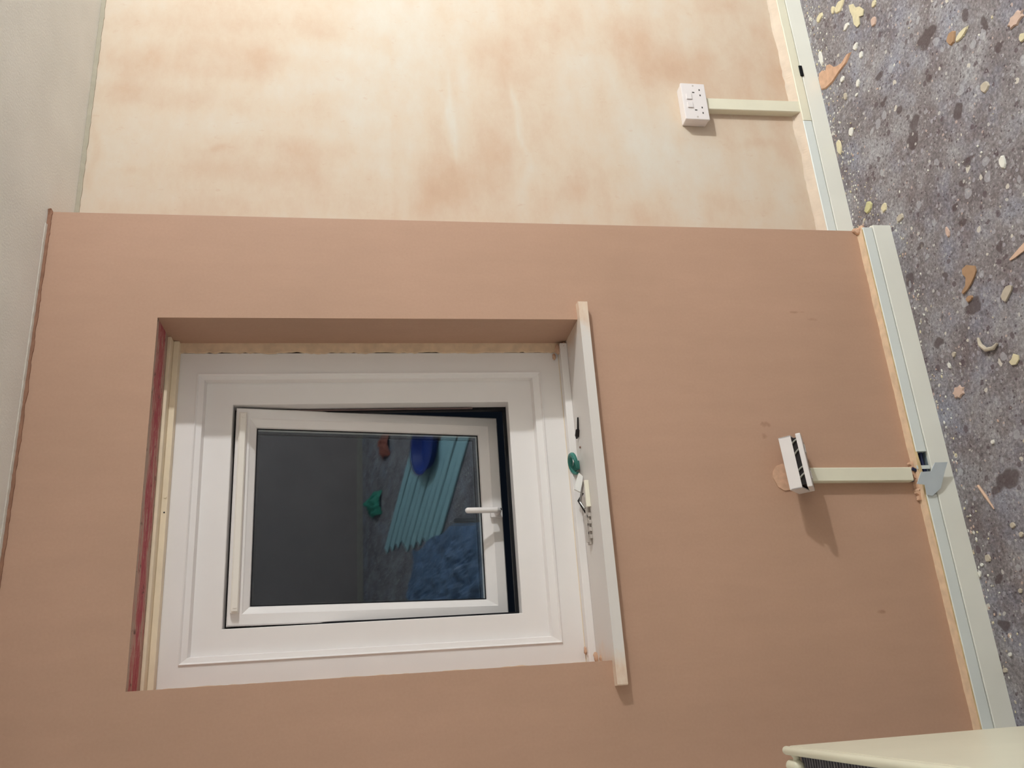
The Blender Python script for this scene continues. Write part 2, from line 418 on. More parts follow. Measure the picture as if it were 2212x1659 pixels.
def slab(name, x0, x1, y0, y1, z0, z1, mat):
    return tag(MB().box(x0, x1, y0, y1, z0, z1).build(name, mat), kind='structure')
slab('ceiling', XL-.1, XR+.1, YB-.1, BACK, H, H+.1, M['ceiling'])
slab('wall_left', XL-.1, XL, YB-.1, 0, 0, H, M['room_wall'])
slab('wall_right', XR, XR+.1, YB-.1, P+.1, 0, H, M['room_wall'])
wb = MB().box(XL, XR, YB-.1, YB, .98, H).box(XL, XR, YB-.1, YB, 0, .98, mi=1); tag(wb.build('wall_back', [M['room_wall'], M['back_wall']]), kind='structure')  # made-up split: white above adds bounce light, dark below dims the reflection
tag(MB().box(XL, XR, YB, YB+.018, .965, 1.01, .004).build('trim_9', M['skirt']), kind='structure')

# skirting: low board with a rounded top, and the returns round the corner
def skirt(name, x0, x1, y):
    pr = [(y, 0), (y-.031, 0), (y-.0302, .0570), (y-.0292, .0580), (y-.0240, .0582), (y, .0585)]
    return tag(MB().sweep(pr, x0, x1).build(name, M['skirt']), kind='structure')
skirt('baseboard_front', XL, .004, 0)
skirt('baseboard_alcove', .0, XR, P)
tag(MB().box(XL, XR, YB, YB+.012, 0, .05, .003).build('baseboard_back', simple('dusty_grey_skirting', srgb(146, 138, 128))), kind='structure')
tag(MB().box(XR-.02, XR, YB+.02, P-.03, 0, .12, .004).build('baseboard_right', M['skirt']), kind='structure')
tag(MB().box(XL, XL+.02, YB+.02, -.03, 0, .12, .004).build('baseboard_left', M['skirt']), kind='structure')
tag(MB().box(.0, .014, -.012, P-.03, 0, .052, .003).build('baseboard_return', M['skirt']), kind='structure')

# plaster lips along trunking and ceiling, with groove shade and highlight as colour
def wobble(amp, sc_, idx, seed):
    def f(x, k_):
        if k_ in idx: return (amp*.3*noise.noise((x*sc_, seed, k_)), amp*noise.noise((x*sc_, seed+2, 0))+amp*.6*noise.noise((x*sc_*4, seed+4, 0)))
        return (0, 0)
    return f
tag(MB().sweep([(.001, .0925), (-.026, .0927), (-.024, .0950), (-.004, .0965), (.001, .0975)], XL, 0, 240, wobble(.0016, 14, (2, 3, 4), 1)).build('trim_1', M['lip']), kind='structure')
tag(MB().sweep([(-.0215, .0930), (-.0272, .0925), (-.0276, .0885), (-.0262, .0958)], XL, -.01, 260, wobble(.0034, 11, (2,), 3)).build('trim_2', simple('ochre_plaster_smear', srgb(206, 180, 138), .8, .1, .14, 50)), kind='structure')
tag(MB().sweep([(P, .0925), (P-.026, .0927), (P-.0235, .0945), (P-.004, .108), (P-.0005, .114), (P, .114)], .001, 2.2, 240, wobble(.006, 9, (3, 4, 5), 6)).build('trim_3', M['lip_pink']), kind='structure')
tag(MB().sweep([(.0, 2.390), (-.0035, 2.390), (-.0045, 2.3998), (0, 2.3998)], XL, .004, 200, wobble(.0025, 25, (0, 1), 8)).build('trim_4', M['lip_dark']), kind='structure')  # dark bead painted in for the shadow groove under the ceiling
tag(MB().sweep([(-.004, 2.3965), (-.012, 2.398), (-.0135, 2.3999), (-.004, 2.3999)], XL, -.04, 240, wobble(.0012, 60, (0, 1), 12)).build('trim_5', M['ceil_edge']), kind='structure')  # pale strip painted in as the highlight along that groove
tag(MB().sweep([(P, 2.388), (P-.0035, 2.388), (P-.006, 2.3998), (P, 2.3998)], .001, 2.2, 200, wobble(.0022, 30, (0, 1), 15)).build('trim_6', simple('grey_ceiling_joint', srgb(176, 168, 150), .8, .1)), kind='structure')
# smear of brown plaster run on to the ceiling at the corner
sm = MB(); sm.prism([(-.012, 0), (.004, -.004), (.012, .006), (.010, .03), (.002, .045), (-.004, .03), (-.012, .014)], .004, Matrix.Translation((0, -.004, 2.3955)))
tag(sm.build('trim_7', M['lip_dark']), kind='structure')
# lump of plaster at the foot of the corner
sm = MB()
for (x, y, z, r) in ((-.006, -.006, .094, .012), (-.003, -.016, .088, .010), (.003, -.010, .084, .009), (-.002, -.004, .104, .008)):
    bmesh.ops.create_icosphere(sm.bm, subdivisions=2, radius=r, matrix=Matrix.Translation((x, y, z)))
for v_ in sm.bm.verts: v_.co += Vector((noise.noise(v_.co*160), noise.noise(v_.co*150+Vector((5, 0, 0))), noise.noise(v_.co*140)))*.003
tag(sm.build('trim_8', M['gyps'], smooth=True), kind='structure')

# ------------------------------------------------------------------ window
win = thing('window_1', None, None, (-.7665, .2, .979)); tag(win, kind='structure')
fr = MB().ring([(-1.2035, -.330, 1.012, 2.095, .245), (-1.2035, -.330, 1.012, 2.095, .175), (-1.1475, -.3900, 1.084, 2.037, .175),
                (-1.1462, -.3912, 1.0852, 2.0358, .1715), (-1.1448, -.3926, 1.0866, 2.0344, .1715), (-1.1415, -.3958, 1.0898, 2.0312, .1765), (-1.1300, -.4060, 1.108, 2.0175, .1795), (-1.1270, -.4090, 1.1125, 2.0135, .198),
                (-1.066, -.4710, 1.180, 1.944, .198), (-1.0645, -.4725, 1.1815, 1.9425, .1995), (-1.0645, -.4725, 1.1815, 1.9425, .245)])
fo = fr.build('window_frame', M['upvc'], win)
MB().ring([(-1.075, -.462, 1.172, 1.953, .246), (-1.0560, -.4810, 1.190, 1.9350, .246), (-1.0560, -.4810, 1.190, 1.9350, .262), (-1.075, -.462, 1.172, 1.953, .262)]).build('gasket', M['black'], win)
# sash: top hung, pushed out at the bottom by 9.5 degrees
TH = radians(9.5)
hinge = Vector((0, .2035, 1.942))
SM = Matrix.Translation(hinge) @ Matrix.Rotation(TH, 4, 'X') @ Matrix.Translation((0, 0, 0))
# local: x as in the room, y = thickness outwards, z = 0 at the top going negative
zt_, zb_ = -.0085, -.756
sx0, sx1 = -1.0575, -.4785
sash = MB().ring([(sx0, sx1, zb_, zt_, .055), (sx0, sx1, zb_, zt_, .003), (sx0+.003, sx1-.003, zb_+.003, zt_-.003, 0), (sx0+.028, sx1-.028, zb_+.030, zt_-.036, 0),
                  (sx0+.031, sx1-.031, zb_+.033, zt_-.039, .003), (sx0+.046, sx1-.050, zb_+.056, zt_-.054, .013), (sx0+.048, sx1-.052, zb_+.058, zt_-.056, .018),
                  (sx0+.048, sx1-.052, zb_+.058, zt_-.056, .055)], SM).build('sash', M['upvc'], win)
def sash_part(mb, name, mat, smooth=False):
    for v_ in mb.bm.verts: v_.co = SM @ v_.co
    return mb.build(name, mat, sash, smooth)
sash_part(MB().box(sx0+.040, sx1-.044, .020, .044, zb_+.050, zt_-.048), 'glass_pane', M['glass'])
sash_part(MB().ring([(sx0+.047, sx1-.051, zb_+.057, zt_-.055, .0185), (sx0+.051, sx1-.055, zb_+.061, zt_-.059, .0185), (sx0+.051, sx1-.055, zb_+.061, zt_-.059, .0198), (sx0+.047, sx1-.051, zb_+.057, zt_-.055, .0198)]), 'pane_gasket', M['black'])
sash_part(MB().ring([(sx0+.048, sx1-.052, zb_+.058, zt_-.056, .046), (sx0+.058, sx1-.062, zb_+.068, zt_-.066, .046), (sx0+.058, sx1-.062, zb_+.068, zt_-.066, .0515), (sx0+.048, sx1-.052, zb_+.058, zt_-.056, .0515)]), 'spacer_bar', M['black'])
vent = MB().box(sx0+.030, sx1-.016, -.012, -.0002, -.036, -.016, .001).box(sx0+.034, sx1-.020, -.018, -.012, -.0335, -.0185, .001)
for xx in (sx0+.045, sx1-.030): vent.tube([(xx, -.0195, -.026), (xx, -.0170, -.026)], .004, 10)
sash_part(vent, 'trickle_vent', simple('ivory_vent_plastic', srgb(244, 236, 226), .4, .4, .01))
hx = -.770
hd = MB().box(hx-.014, hx+.014, -.012, 0, zb_+.004, zb_+.040, .003)
hd.tube([(hx, -.010, zb_+.022), (hx, -.030, zb_+.022), (hx, -.040, zb_+.026), (hx, -.045, zb_+.036)], [.009, .008, .0085, .0088], 14)
hd.capsule((hx, -.045, zb_+.034), (hx-.002, -.047, zb_+.118), .0082)
hnd = sash_part(hd, 'window_handle', M['upvc'], True)
sb = MB().tube([(hx+.010, -.0125, zb_+.009), (hx+.010, -.0115, zb_+.009)], .0035, 10)
sash_part(sb, 'screw_hole', M['black'])
MB().box(-.4785, -.4755, .238, .2435, 1.28, 1.86).build('friction_stay', simple('pinkish_grey_stay', srgb(120, 98, 96), .5, .3, .1, 60), win)  # thin pinkish-grey bar along the sash gap
# trims round the frame
MB().box(HX0+.001, HX1-.001, .118, .175, 2.098, 2.1069, .002).build('head_bead', M['upvc_cream'], win)
h2 = MB().box(HX0+.001, HX1-.001, .148, .175, 2.083, 2.098, .002)
h2.tube([(-.735, .146, 2.089), (-.735, .150, 2.089)], .004, 10)
h2.build('head_bead', M['upvc_cream'], win)
MB().tube([(-.776, .1475, 2.089), (-.776, .149, 2.089)], .0022, 10).build('screw_hole', M['dark_hole'], win)
MB().box(-1.2035, -.312, .143, .1749, 1.0052, 1.026, .002).build('sill_bead', M['upvc'], win)
MB().box(-1.2035, -.312, .1738, .1749, 1.026, 1.0275).build('sealant_line', M['upvc_cream'], win)
# rough plaster left at the frame's sides
rp = MB().sweep([(.166, 0), (.1745, 0), (.1745, .027), (.168, .026)], 1.006, 2.106, 160, wobble(.007, 16, (2, 3), 21))
for v_ in rp.bm.verts:
    t_ = v_.co.copy(); v_.co = Vector((HX1-t_.z, t_.y, t_.x))
rp.build('plaster_edge', M['lip'], win)
rp = MB().sweep([(.1715, 0), (.1745, 0), (.1745, .006), (.173, .006)], 1.006, 2.09, 120, wobble(.003, 12, (2, 3), 31))
for v_ in rp.bm.verts:
    t_ = v_.co.copy(); v_.co = Vector((HX0+t_.z, t_.y, t_.x))
rp.build('plaster_edge', M['lip'], win)
# smears of plaster where sill meets frame
sm = MB()
for (x, y, z, r) in ((-.325, .160, 1.030, .012), (-.318, .150, 1.012, .009), (-.345, .170, 1.040, .008), (-1.185, .155, 1.020, .010), (-1.19, .140, 1.008, .010), (-1.17, .165, 1.028, .008), (-1.195, .10, 1.006, .007)):
    bmesh.ops.create_icosphere(sm.bm, subdivisions=2, radius=r, matrix=Matrix.Translation((x, y, z)) @ Matrix.Diagonal((1.4, .8, .6, 1)))
for v_ in sm.bm.verts: v_.co += Vector((noise.noise(v_.co*160), noise.noise(v_.co*150+Vector((5, 0, 0))), noise.noise(v_.co*140)))*.003
sm.build('plaster_smear', M['gyps'], win, True)

# window board with its two horns
b = MB().prism([(-1.2038, .1748), (-1.2038, 0), (-1.262, 0), (-1.262, -.021), (-1.2595, -.0255), (-.2605, -.0255), (-.258, -.021), (-.258, 0), (-.3032, 0), (-.3032, .1748)], .0262, Matrix.Translation((0, 0, .979)))
sill = b.build('window_board', M['board'])
tag(sill, 'white painted window board under the window with plaster-smeared ends', 'window sill')

# ------------------------------------------------------------------ trunking above the skirting
tr1 = thing('cable_trunking', 'pale plastic trunking with a broken gap, along the skirting of the window wall', 'trunking', (-.75, 0, .0585))
def lid(x0, x1, y, parent, mat=M['trunk'], z0=.0602, z1=.0925, t=.0272):
    pr = [(y, z0), (y-t, z0), (y-t-.0015, z0+.002), (y-t-.0015, z1-.002), (y-t, z1), (y, z1)]
    return MB().sweep(pr, x0, x1).build('trunking_lid', mat, parent)
lid(-1.528, -.832, 0, tr1); lid(-.711, -.004, 0, tr1)
# open channel in the gap
ch = MB().box(-.842, -.708, -.004, -.0005, .0588, .0925).box(-.842, -.708, -.020, -.004, .0588, .0612).box(-.742, -.708, -.018, -.004, .0905, .0925)
ch.build('back_channel', simple('grey_channel_plastic', srgb(110, 120, 128), .5, .3), tr1)
wm = MB().tube([(-.842, -.012, .073), (-.80, -.010, .078), (-.765, -.012, .085), (-.755, -.012, .105)], .005, 8)
wm.tube([(-.842, -.010, .068), (-.79, -.014, .069), (-.73, -.011, .070), (-.708, -.011, .068)], .005, 8)
wm.build('cable', simple('blue_black_cable', srgb(44, 50, 84), .5, .3), tr1)
MB().box(-.760, -.750, -.026, -.0265+.0015, .060, .100).box(-.760, -.750, -.026, -.0005, .0900, .0925).build('broken_edge', M['trunk'], tr1)
MB().box(-.7895, -.7535, -.0035, -.0004, .0975, .1145).build('open_duct', simple('blue_black_duct', srgb(58, 62, 88), .6, .2), tr1)
# tee cover hanging loose, front edge tipped forward
LID = [(-0.8046, -0.0413, 0.1217), (-0.7737, -0.0491, 0.1064), (-0.7732, -0.0492, 0.0773), (-0.7505, -0.0549, 0.0627), (-0.7501, -0.055, 0.025), (-0.7694, -0.0502, 0.0338), (-0.8185, -0.0379, 0.0525), (-0.8371, -0.0332, 0.0791), (-0.833, -0.0343, 0.0953), (-0.8076, -0.0406, 0.0985)]
tee = MB()
fa = [tee.bm.verts.new(p_) for p_ in LID]; fb = [tee.bm.verts.new((p_[0]+.0004, p_[1]+.002, p_[2])) for p_ in LID]
tee.bm.faces.new(fa); tee.bm.faces.new(fb[::-1])
for q_ in range(10): tee.bm.faces.new((fa[q_], fa[(q_+1) % 10], fb[(q_+1) % 10], fb[q_]))
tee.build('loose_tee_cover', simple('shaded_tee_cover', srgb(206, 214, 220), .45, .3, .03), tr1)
tr2 = thing('cable_trunking', 'cream plastic trunking along the skirting of the alcove wall', 'trunking', (.9, P, .0585))
lid(.932, 4.25, P, tr2, M['conduit']); lid(.525, .9312, P, tr2, M['conduit'], t=.0285); lid(.003, .5242, P, tr2)
MB().box(.713, .757, P-.0340, P-.0255, .054, .066, .001).build('broken_notch', M['black'], tr2)

# upright conduits
def conduit(x, w_, z0, z1, y, t, label, mat, lean=0, lip=True):
    s = MB().sweep([(0, 0), (0, w_), (-t+.002, w_), (-t, w_-.002), (-t, .002), (-t+.002, 0)], z0, z1)
    for v_ in s.bm.verts:
        t_ = v_.co.copy(); v_.co = Vector((x-w_/2+t_.z+(t_.x-z0)*lean, y+t_.y, t_.x))
    o = s.build('cable_conduit', mat)
    return tag(o, label, 'conduit')
conduit(.585, .046, .0928, .447, P, .026, 'cream plastic conduit running up to the white double socket', M['conduit'], -.018)
conduit(-.772, .038, .115, .447, 0, .022, 'cream plastic conduit below the loose hanging socket', M['conduit'], .02)

# ------------------------------------------------------------------ fixed double socket
s1 = thing('double_socket', 'white double wall socket fixed flat above its conduit on the pale plaster', 'socket', (.572, P, .482))
MB().box(.500, .644, P-.032, P-.0003, .441, .524, .004).build('back_box', M['socket'], s1)
fp1 = MB().box(.4985, .6455, P-.042, P-.032, .4395, .5255, .003).build('faceplate', M['socket'], s1)
yf = P-.042
for cx in (.555, .589):
    MB().box(cx-.011, cx+.011, yf-.004, yf+.0005, .493, .512, .0015).build('rocker_switch', M['socket'], fp1)
def hole(x, z, a, b_): MB().box(x-a, x+a, yf-.0006, yf+.001, z-b_, z+b_).build('pin_hole', M['dark_hole'], fp1)
for cx in (.536, .608):
    hole(cx, .484, .002, .004); hole(cx-.011, .461, .0032, .002); hole(cx+.011, .461, .0032, .002)
for cx in (.5085, .6355):
    MB().tube([(cx, yf-.0008, .482), (cx, yf+.001, .482)], .0032, 10).build('screw_cap', M['metalgrey'], fp1)

# ------------------------------------------------------------------ loose double socket, tipped face-down off the wall
s2 = thing('double_socket', 'loose white double socket tipped face-down off the brown plaster', 'socket', (-.75, 0, .447))
ang = math.atan2(.059, .065)
wv = Vector((0, .739, -.674)).normalized(); dv = Vector((0, -.674, -.739)).normalized(); uv = Vector((1, 0, .05)).normalized()
wv = (wv-uv*wv.dot(uv)).normalized(); dv = uv.cross(wv).normalized()
if dv.z > 0: dv = -dv
O2 = Vector((-.817, -.065, .503))
S2 = Matrix((uv, wv, dv)).transposed().to_4x4(); S2.translation = O2
L2, W2 = .141, .086
MB().box(0, L2, 0, W2, 0, .003, .001, S2).box(0, .003, 0, W2, .002, .032, 0, S2).box(L2-.003, L2, 0, W2, .002, .032, 0, S2).box(0, L2, 0, .003, .002, .032, 0, S2).box(0, L2, W2-.003, W2, .002, .032, 0, S2).build('back_box', M['socket'], s2)
MB().box(.008, L2-.008, .006, W2-.006, .010, .044, 0, S2).build('terminal_block', M['wire'], s2)
wp = Vector((0, .85, -.527)); wp = (wp-uv*wp.dot(uv)).normalized(); dp = uv.cross(wp).normalized()
if dp.z > 0: dp = -dp
S3 = Matrix((uv, wp, dp)).transposed().to_4x4(); S3.translation = O2 + dv*.045
fp = MB().box(-.001, L2+.001, -.001, W2-.004, 0, .013, .002, S3)
fp2 = fp.build('faceplate', M['socket'], s2)
for (u_, l_) in ((.025, .012), (.045, .01), (.088, .014), (.118, .01)):
    MB().tube([S2 @ Vector((u_, .004, .030)), S2 @ Vector((u_+l_*.5, .002, .037)), S2 @ Vector((u_+l_, .005, .045))], .0022, 8).build('wire', M['copper'], s2)
for cx in (.035, .106):
    MB().box(cx-.011, cx+.011, .03, .05, .0132, .016, .001, S3).build('rocker_switch', M['socket'], fp2)

# broken plaster behind it
pp = MB().prism([(-.729, .478), (-.735, .497), (-.750, .508), (-.766, .512), (-.778, .507), (-.792, .502), (-.803, .485), (-.80, .455), (-.74, .45)], .003, Matrix(((1, 0, 0, 0), (0, 0, -1, .0004), (0, 1, 0, 0), (0, 0, 0, 1))))
tag(pp.build('plaster_patch', M['gyps']), 'orange patch of broken plaster behind the loose socket', 'plaster patch')
pb = MB().sweep([(-.001, 0), (-.010, 0), (-.010, .010), (-.001, .012)], -.842, -.735, 40, wobble(.012, 40, (1, 2, 3), 44))
for v_ in pb.bm.verts: v_.co.z += .094
tag(pb.build('plaster_crust', M['gyps'], smooth=False), 'crust of broken plaster above the gap in the trunking', 'plaster crust')

# ------------------------------------------------------------------ bits lying on the window board
SZ = 1.0055
def lay(x, y, z, rz=0, rx=0, ry=0):
    return Matrix.Translation((x, y, z)) @ Matrix.Rotation(rz, 4, 'Z') @ Matrix.Rotation(ry, 4, 'Y') @ Matrix.Rotation(rx, 4, 'X')
gm = MB()
gp = [Vector((-.672+.030*t_, 0, 0)) for t_ in (0,)]
pts = []
for i in range(19):
    a_ = i/18*2*pi*.86
    pts.append((-.684-.025*cos(a_)*1.0, .118+.030*sin(a_), SZ+.010+.014*sin(a_*.5)))
gm.tube(pts, [.004+.0035*sin(i/18*pi) for i in range(19)], 8)
gm.prism([(-.014, -.010), (.012, -.014), (.016, .004), (.004, .016), (-.012, .012)], .004, lay(-.687, .138, SZ+.008, .4, .7))
tag(gm.build('plastic_clip', M['green'], smooth=True), 'teal green curled plastic clip on the window board', 'plastic clip')
CARD = [(-.713, .1, 1.017), (-.724, .100, 1.0062), (-.767, .1, 1.0162), (-.758, .1, 1.033)]
cd = MB(); fa = [cd.bm.verts.new(p_) for p_ in CARD]; fb = [cd.bm.verts.new((p_[0], p_[1]+.010, p_[2])) for p_ in CARD]
cd.bm.faces.new(fa); cd.bm.faces.new(fb[::-1])
for q_ in range(4): cd.bm.faces.new((fa[q_], fa[(q_+1) % 4], fb[(q_+1) % 4], fb[q_]))
tag(cd.build('plastic_block', simple('bright_white_plastic', srgb(246, 244, 240), .4, .3, .01)), 'bright white plastic block propped up beside the teal clip', 'plastic block')
tag(MB().box(-.817, -.746, .050, .060, SZ, SZ+.0115, .001).build('plastic_strip', simple('ivory_strip_plastic', srgb(244, 238, 220), .4, .3, .02)), 'thin ivory plastic strip lying in front of the white block', 'plastic strip')
kb = thing('window_bracket', 'dusty grey notched window bracket lying at the back of the window board', 'bracket', (-.84, .12, SZ))
bM = lay(-.845, .082, SZ, -.06)
MB().box(-.066, .060, -.012, .012, 0, .006, .001, bM).box(-.060, .010, -.004, .004, .006, .012, .001, bM).build('bracket_bar', M['metalgrey'], kb)
for i in range(4):
    MB().box(-.052+i*.019, -.042+i*.019, -.022, -.012, 0, .007, .001, bM).build('tooth', M['metalgrey'], kb)
for i in range(3):
    MB().tube([bM @ Vector((-.036+i*.022, -.006, .0062)), bM @ Vector((-.036+i*.022, -.006, .0068))], .0035, 8).build('rivet', M['wire'], kb)
MB().tube([bM @ Vector((.03, .008, .008)), bM @ Vector((.05, .020, .016)), bM @ Vector((.085, .010, .010)), bM @ Vector((.10, -.004, .008))], .003, 8).build('bent_wire', M['steel'], kb)
MB().tube([bM @ Vector((.02, .018, .004)), bM @ Vector((.055, .032, .018)), bM @ Vector((.075, .028, .004))], .0025, 8).build('bent_wire', M['wire'], kb)
tag(MB().tube([(-.560, .086, SZ+.003), (-.592, .098, SZ+.003)], [.0022, .003], 8).tube([(-.592, .098, SZ+.003), (-.606, .108, SZ+.004), (-.611, .118, SZ+.004)], [.006, .0065, .002], 8).build('screw', M['wire']), 'small dark screw lying alone on the window board', 'screw')
tag(MB().tube([(-.642, .100, SZ), (-.642, .100, SZ+.003)], .003, 8).build('plastic_chip', simple('brown_bit', srgb(120, 84, 70))), 'tiny brown chip between the screw and the teal clip', 'chip')

# ------------------------------------------------------------------ radiator on the left wall (its far end shows)
rad = thing('radiator', 'cream radiator with a grey top grille on the left wall', 'radiator', (-1.45, -1.0, .15))
ry0, ry1, rz0, rz1 = -1.62, -.318, .15, .742
yaw_r = .013
RM = Matrix.Translation((-1.4005, ry1, 0)) @ Matrix.Rotation(-yaw_r, 4, 'Z') @ Matrix.Translation((1.4005, -ry1, 0))
fpn = MB().box(-1.4085, -1.4005, ry0, ry1, rz0, rz1, .003, RM)
for v_ in fpn.bm.verts: pass
fpn.build('front_panel', M['radiator'], rad)
def cap(mb, a_, b_, r_): return mb.capsule(RM @ Vector(a_), RM @ Vector(b_), r_, 16)
cap(MB(), (-1.409, ry0, .748), (-1.409, ry1, .748), .0085).build('top_rail', M['radiator'], rad, True)
cap(MB(), (-1.470, ry0, .744), (-1.470, ry1-.012, .744), .0105).build('top_rail', M['radiator'], rad, True)
MB().box(-1.476, -1.466, ry0, ry1-.012, rz0, .742, .003, RM).build('rear_panel', M['radiator'], rad)
cap(MB(), (-1.4375, ry1-.032, .742), (-1.4375, ry1-.006, .744), .0125).build('end_knob', M['radiator'], rad, True)
MB().tube([RM @ Vector((-1.411, ry1-.022, .744)), RM @ Vector((-1.422, ry1-.024, .740)), RM @ Vector((-1.434, ry1-.022, .742))], [.009, .0075, .010], 12).build('end_neck', M['radiator'], rad, True)
MB().box(-1.464, -1.411, ry0+.02, ry1-.032, .715, .727, 0, RM).build('grille_tray', M['grille_dark'], rad)
n_r = 0
y = ry1-.036
while y > ry0+.03:
    MB().box(-1.463, -1.414, y-.0035, y, .727, .737, 0, RM).build('grille_slat', M['grille'] if n_r % 9 else M['grille'], rad); y -= .0105; n_r += 1
for yy in (ry0+.15, ry1-.25):
    MB().box(XL, -1.476, yy-.015, yy+.015, .3, .34).build('wall_bracket', M['radiator'], rad)
MB().tube([(-1.44, ry0-.04, .0), (-1.44, ry0-.04, .19), (-1.44, ry0+.01, .19)], .0075, 10).build('pipe', M['radiator'], rad)

# ------------------------------------------------------------------ debris on the floor
MC = {'c': simple('cream_plaster_chip', srgb(214, 204, 172), .8, .1, .08, 60), 'p': simple('pink_plaster_chip', srgb(198, 172, 158), .8, .1, .08, 60),
      'o': simple('ochre_plaster_chip', srgb(168, 136, 108), .8, .1, .08, 60), 'b': simple('beige_plaster_chip', srgb(188, 178, 162), .8, .1, .08, 60),
      'w': simple('white_paint_chip', srgb(226, 224, 216), .7, .1, .05, 60), 'y': simple('yellowish_plaster_chip', srgb(200, 196, 150), .8, .1, .08, 60),
      't': simple('peach_wood_splinter', srgb(212, 180, 158), .8, .1, .08, 60), 's': simple('salmon_plaster_splat', srgb(204, 166, 140), .8, .1, .12, 50)}
rnd = random.Random(4)
LBL = {0: 'cream chip nearest the skirting at the far end of the alcove', 2: 'long cream ragged plaster chip by the alcove skirting', 4: 'slim pink chip lying out from the alcove skirting',
       5: 'ochre flake touching a cream chip on the speckled floor', 6: 'cream chip lying against the ochre flake', 7: 'pink star-shaped plaster flake well out on the floor',
       9: 'pale beige round chip out on the open floor', 10: 'long thin cream sliver beside the alcove skirting', 11: 'white oval chip beside the alcove skirting below the socket conduit', 17: 'yellowish chip by the corner of the window wall', 18: 'cream chip beside the yellowish one near the corner',
       19: 'white elongated chip on the floor in front of the corner', 25: 'ochre spoon-shaped plaster flake on the floor in front of the window wall', 26: 'beige oblong chip out beyond the ochre spoon-shaped flake',
       27: 'peach wood splinter farthest out from the wall', 28: 'cream rounded chip below the curled paper shaving', 30: 'small ochre chip just beside the spoon-shaped flake', 33: 'pink daisy-shaped plaster blob on the floor in front of the window wall'}
FLAKES = [(0.837,-0.052,0.022,0.037,"c"),(0.764,-0.121,0.024,0.035,"c"),(0.716,-0.123,0.033,0.026,"c"),(0.896,0.060,0.016,0.023,"c"),(0.644,-0.191,0.020,0.016,"p"),(0.335,-0.457,0.025,0.020,"o"),(0.313,-0.493,0.011,0.031,"c"),(0.207,-0.660,0.018,0.029,"p"),(0.149,-0.660,0.013,0.011,"c"),(0.125,-0.514,0.017,0.017,"b"),(0.398,0.120,0.034,0.015,"c"),(0.401,0.041,0.018,0.017,"w"),(0.760,0.103,0.032,0.013,"w"),(0.596,0.018,0.012,0.015,"w"),(0.522,-0.050,0.015,0.011,"w"),(0.596,-0.098,0.013,0.011,"w"),(0.642,-0.082,0.012,0.014,"w"),(0.115,0.045,0.021,0.023,"y"),(0.071,-0.025,0.017,0.015,"c"),(-0.093,-0.497,0.019,0.013,"w"),(0.493,-0.030,0.006,0.011,"w"),(0.532,0.025,0.018,0.009,"b"),(0.694,-0.213,0.012,0.013,"c"),(0.855,-0.019,0.016,0.013,"c"),(0.742,-0.063,0.012,0.018,"w"),(-0.298,-0.291,0.037,0.028,"o"),(-0.407,-0.392,0.025,0.016,"b"),(-0.337,-0.449,0.010,0.030,"t"),(-0.571,-0.355,0.016,0.018,"c"),(-0.150,-0.254,0.018,0.008,"p"),(-0.360,-0.265,0.009,0.014,"o"),(-0.001,-0.084,0.012,0.020,"b"),(0.129,0.037,0.018,0.013,"b"),(-0.577,-0.136,0.018,0.025,"p"),(-0.740,-0.210,0.006,0.008,"w"),(-0.952,-0.200,0.008,0.011,"b"),(-1.253,-0.075,0.006,0.008,"w"),(-1.289,-0.038,0.007,0.010,"b"),(-1.109,-0.167,0.006,0.008,"b"),(-1.028,-0.056,0.006,0.007,"w"),(-1.049,-0.033,0.009,0.007,"w"),(-0.497,-0.127,0.010,0.006,"w"),(-1.015,-0.083,0.011,0.012,"b"),(-0.980,-0.220,0.007,0.008,"b"),(-0.475,-0.156,0.008,0.009,"b"),]
pending = []
SHAPES = {2: [(0.7959, -0.1023), (0.7826, -0.1213), (0.7598, -0.1283), (0.747, -0.1469), (0.7184, -0.1628), (0.704, -0.1533), (0.7163, -0.1349), (0.6906, -0.1288), (0.6917, -0.1135), (0.715, -0.1028), (0.7438, -0.1061), (0.7706, -0.1005)],
    25: [(-0.2751, -0.2707), (-0.2724, -0.289), (-0.2897, -0.3163), (-0.3042, -0.3157), (-0.3143, -0.3068), (-0.3269, -0.2884), (-0.3362, -0.2677), (-0.3394, -0.2492), (-0.333, -0.2465), (-0.3229, -0.266), (-0.3028, -0.2755), (-0.2884, -0.2672)],
    26: [(-0.3925, -0.4065), (-0.3989, -0.4145), (-0.4079, -0.4095), (-0.4171, -0.3955), (-0.4263, -0.3814), (-0.4174, -0.3726), (-0.4076, -0.3718), (-0.3971, -0.3835), (-0.3912, -0.395)],
    27: [(-0.3335, -0.4299), (-0.33, -0.4427), (-0.3215, -0.4753), (-0.3173, -0.4941), (-0.3288, -0.4982), (-0.3373, -0.4807), (-0.3385, -0.4453), (-0.3375, -0.4308)],
    28: [(-0.5572, -0.3577), (-0.5673, -0.3715), (-0.5774, -0.369), (-0.5854, -0.3557), (-0.5812, -0.3425), (-0.5713, -0.3373), (-0.5667, -0.3481)]}
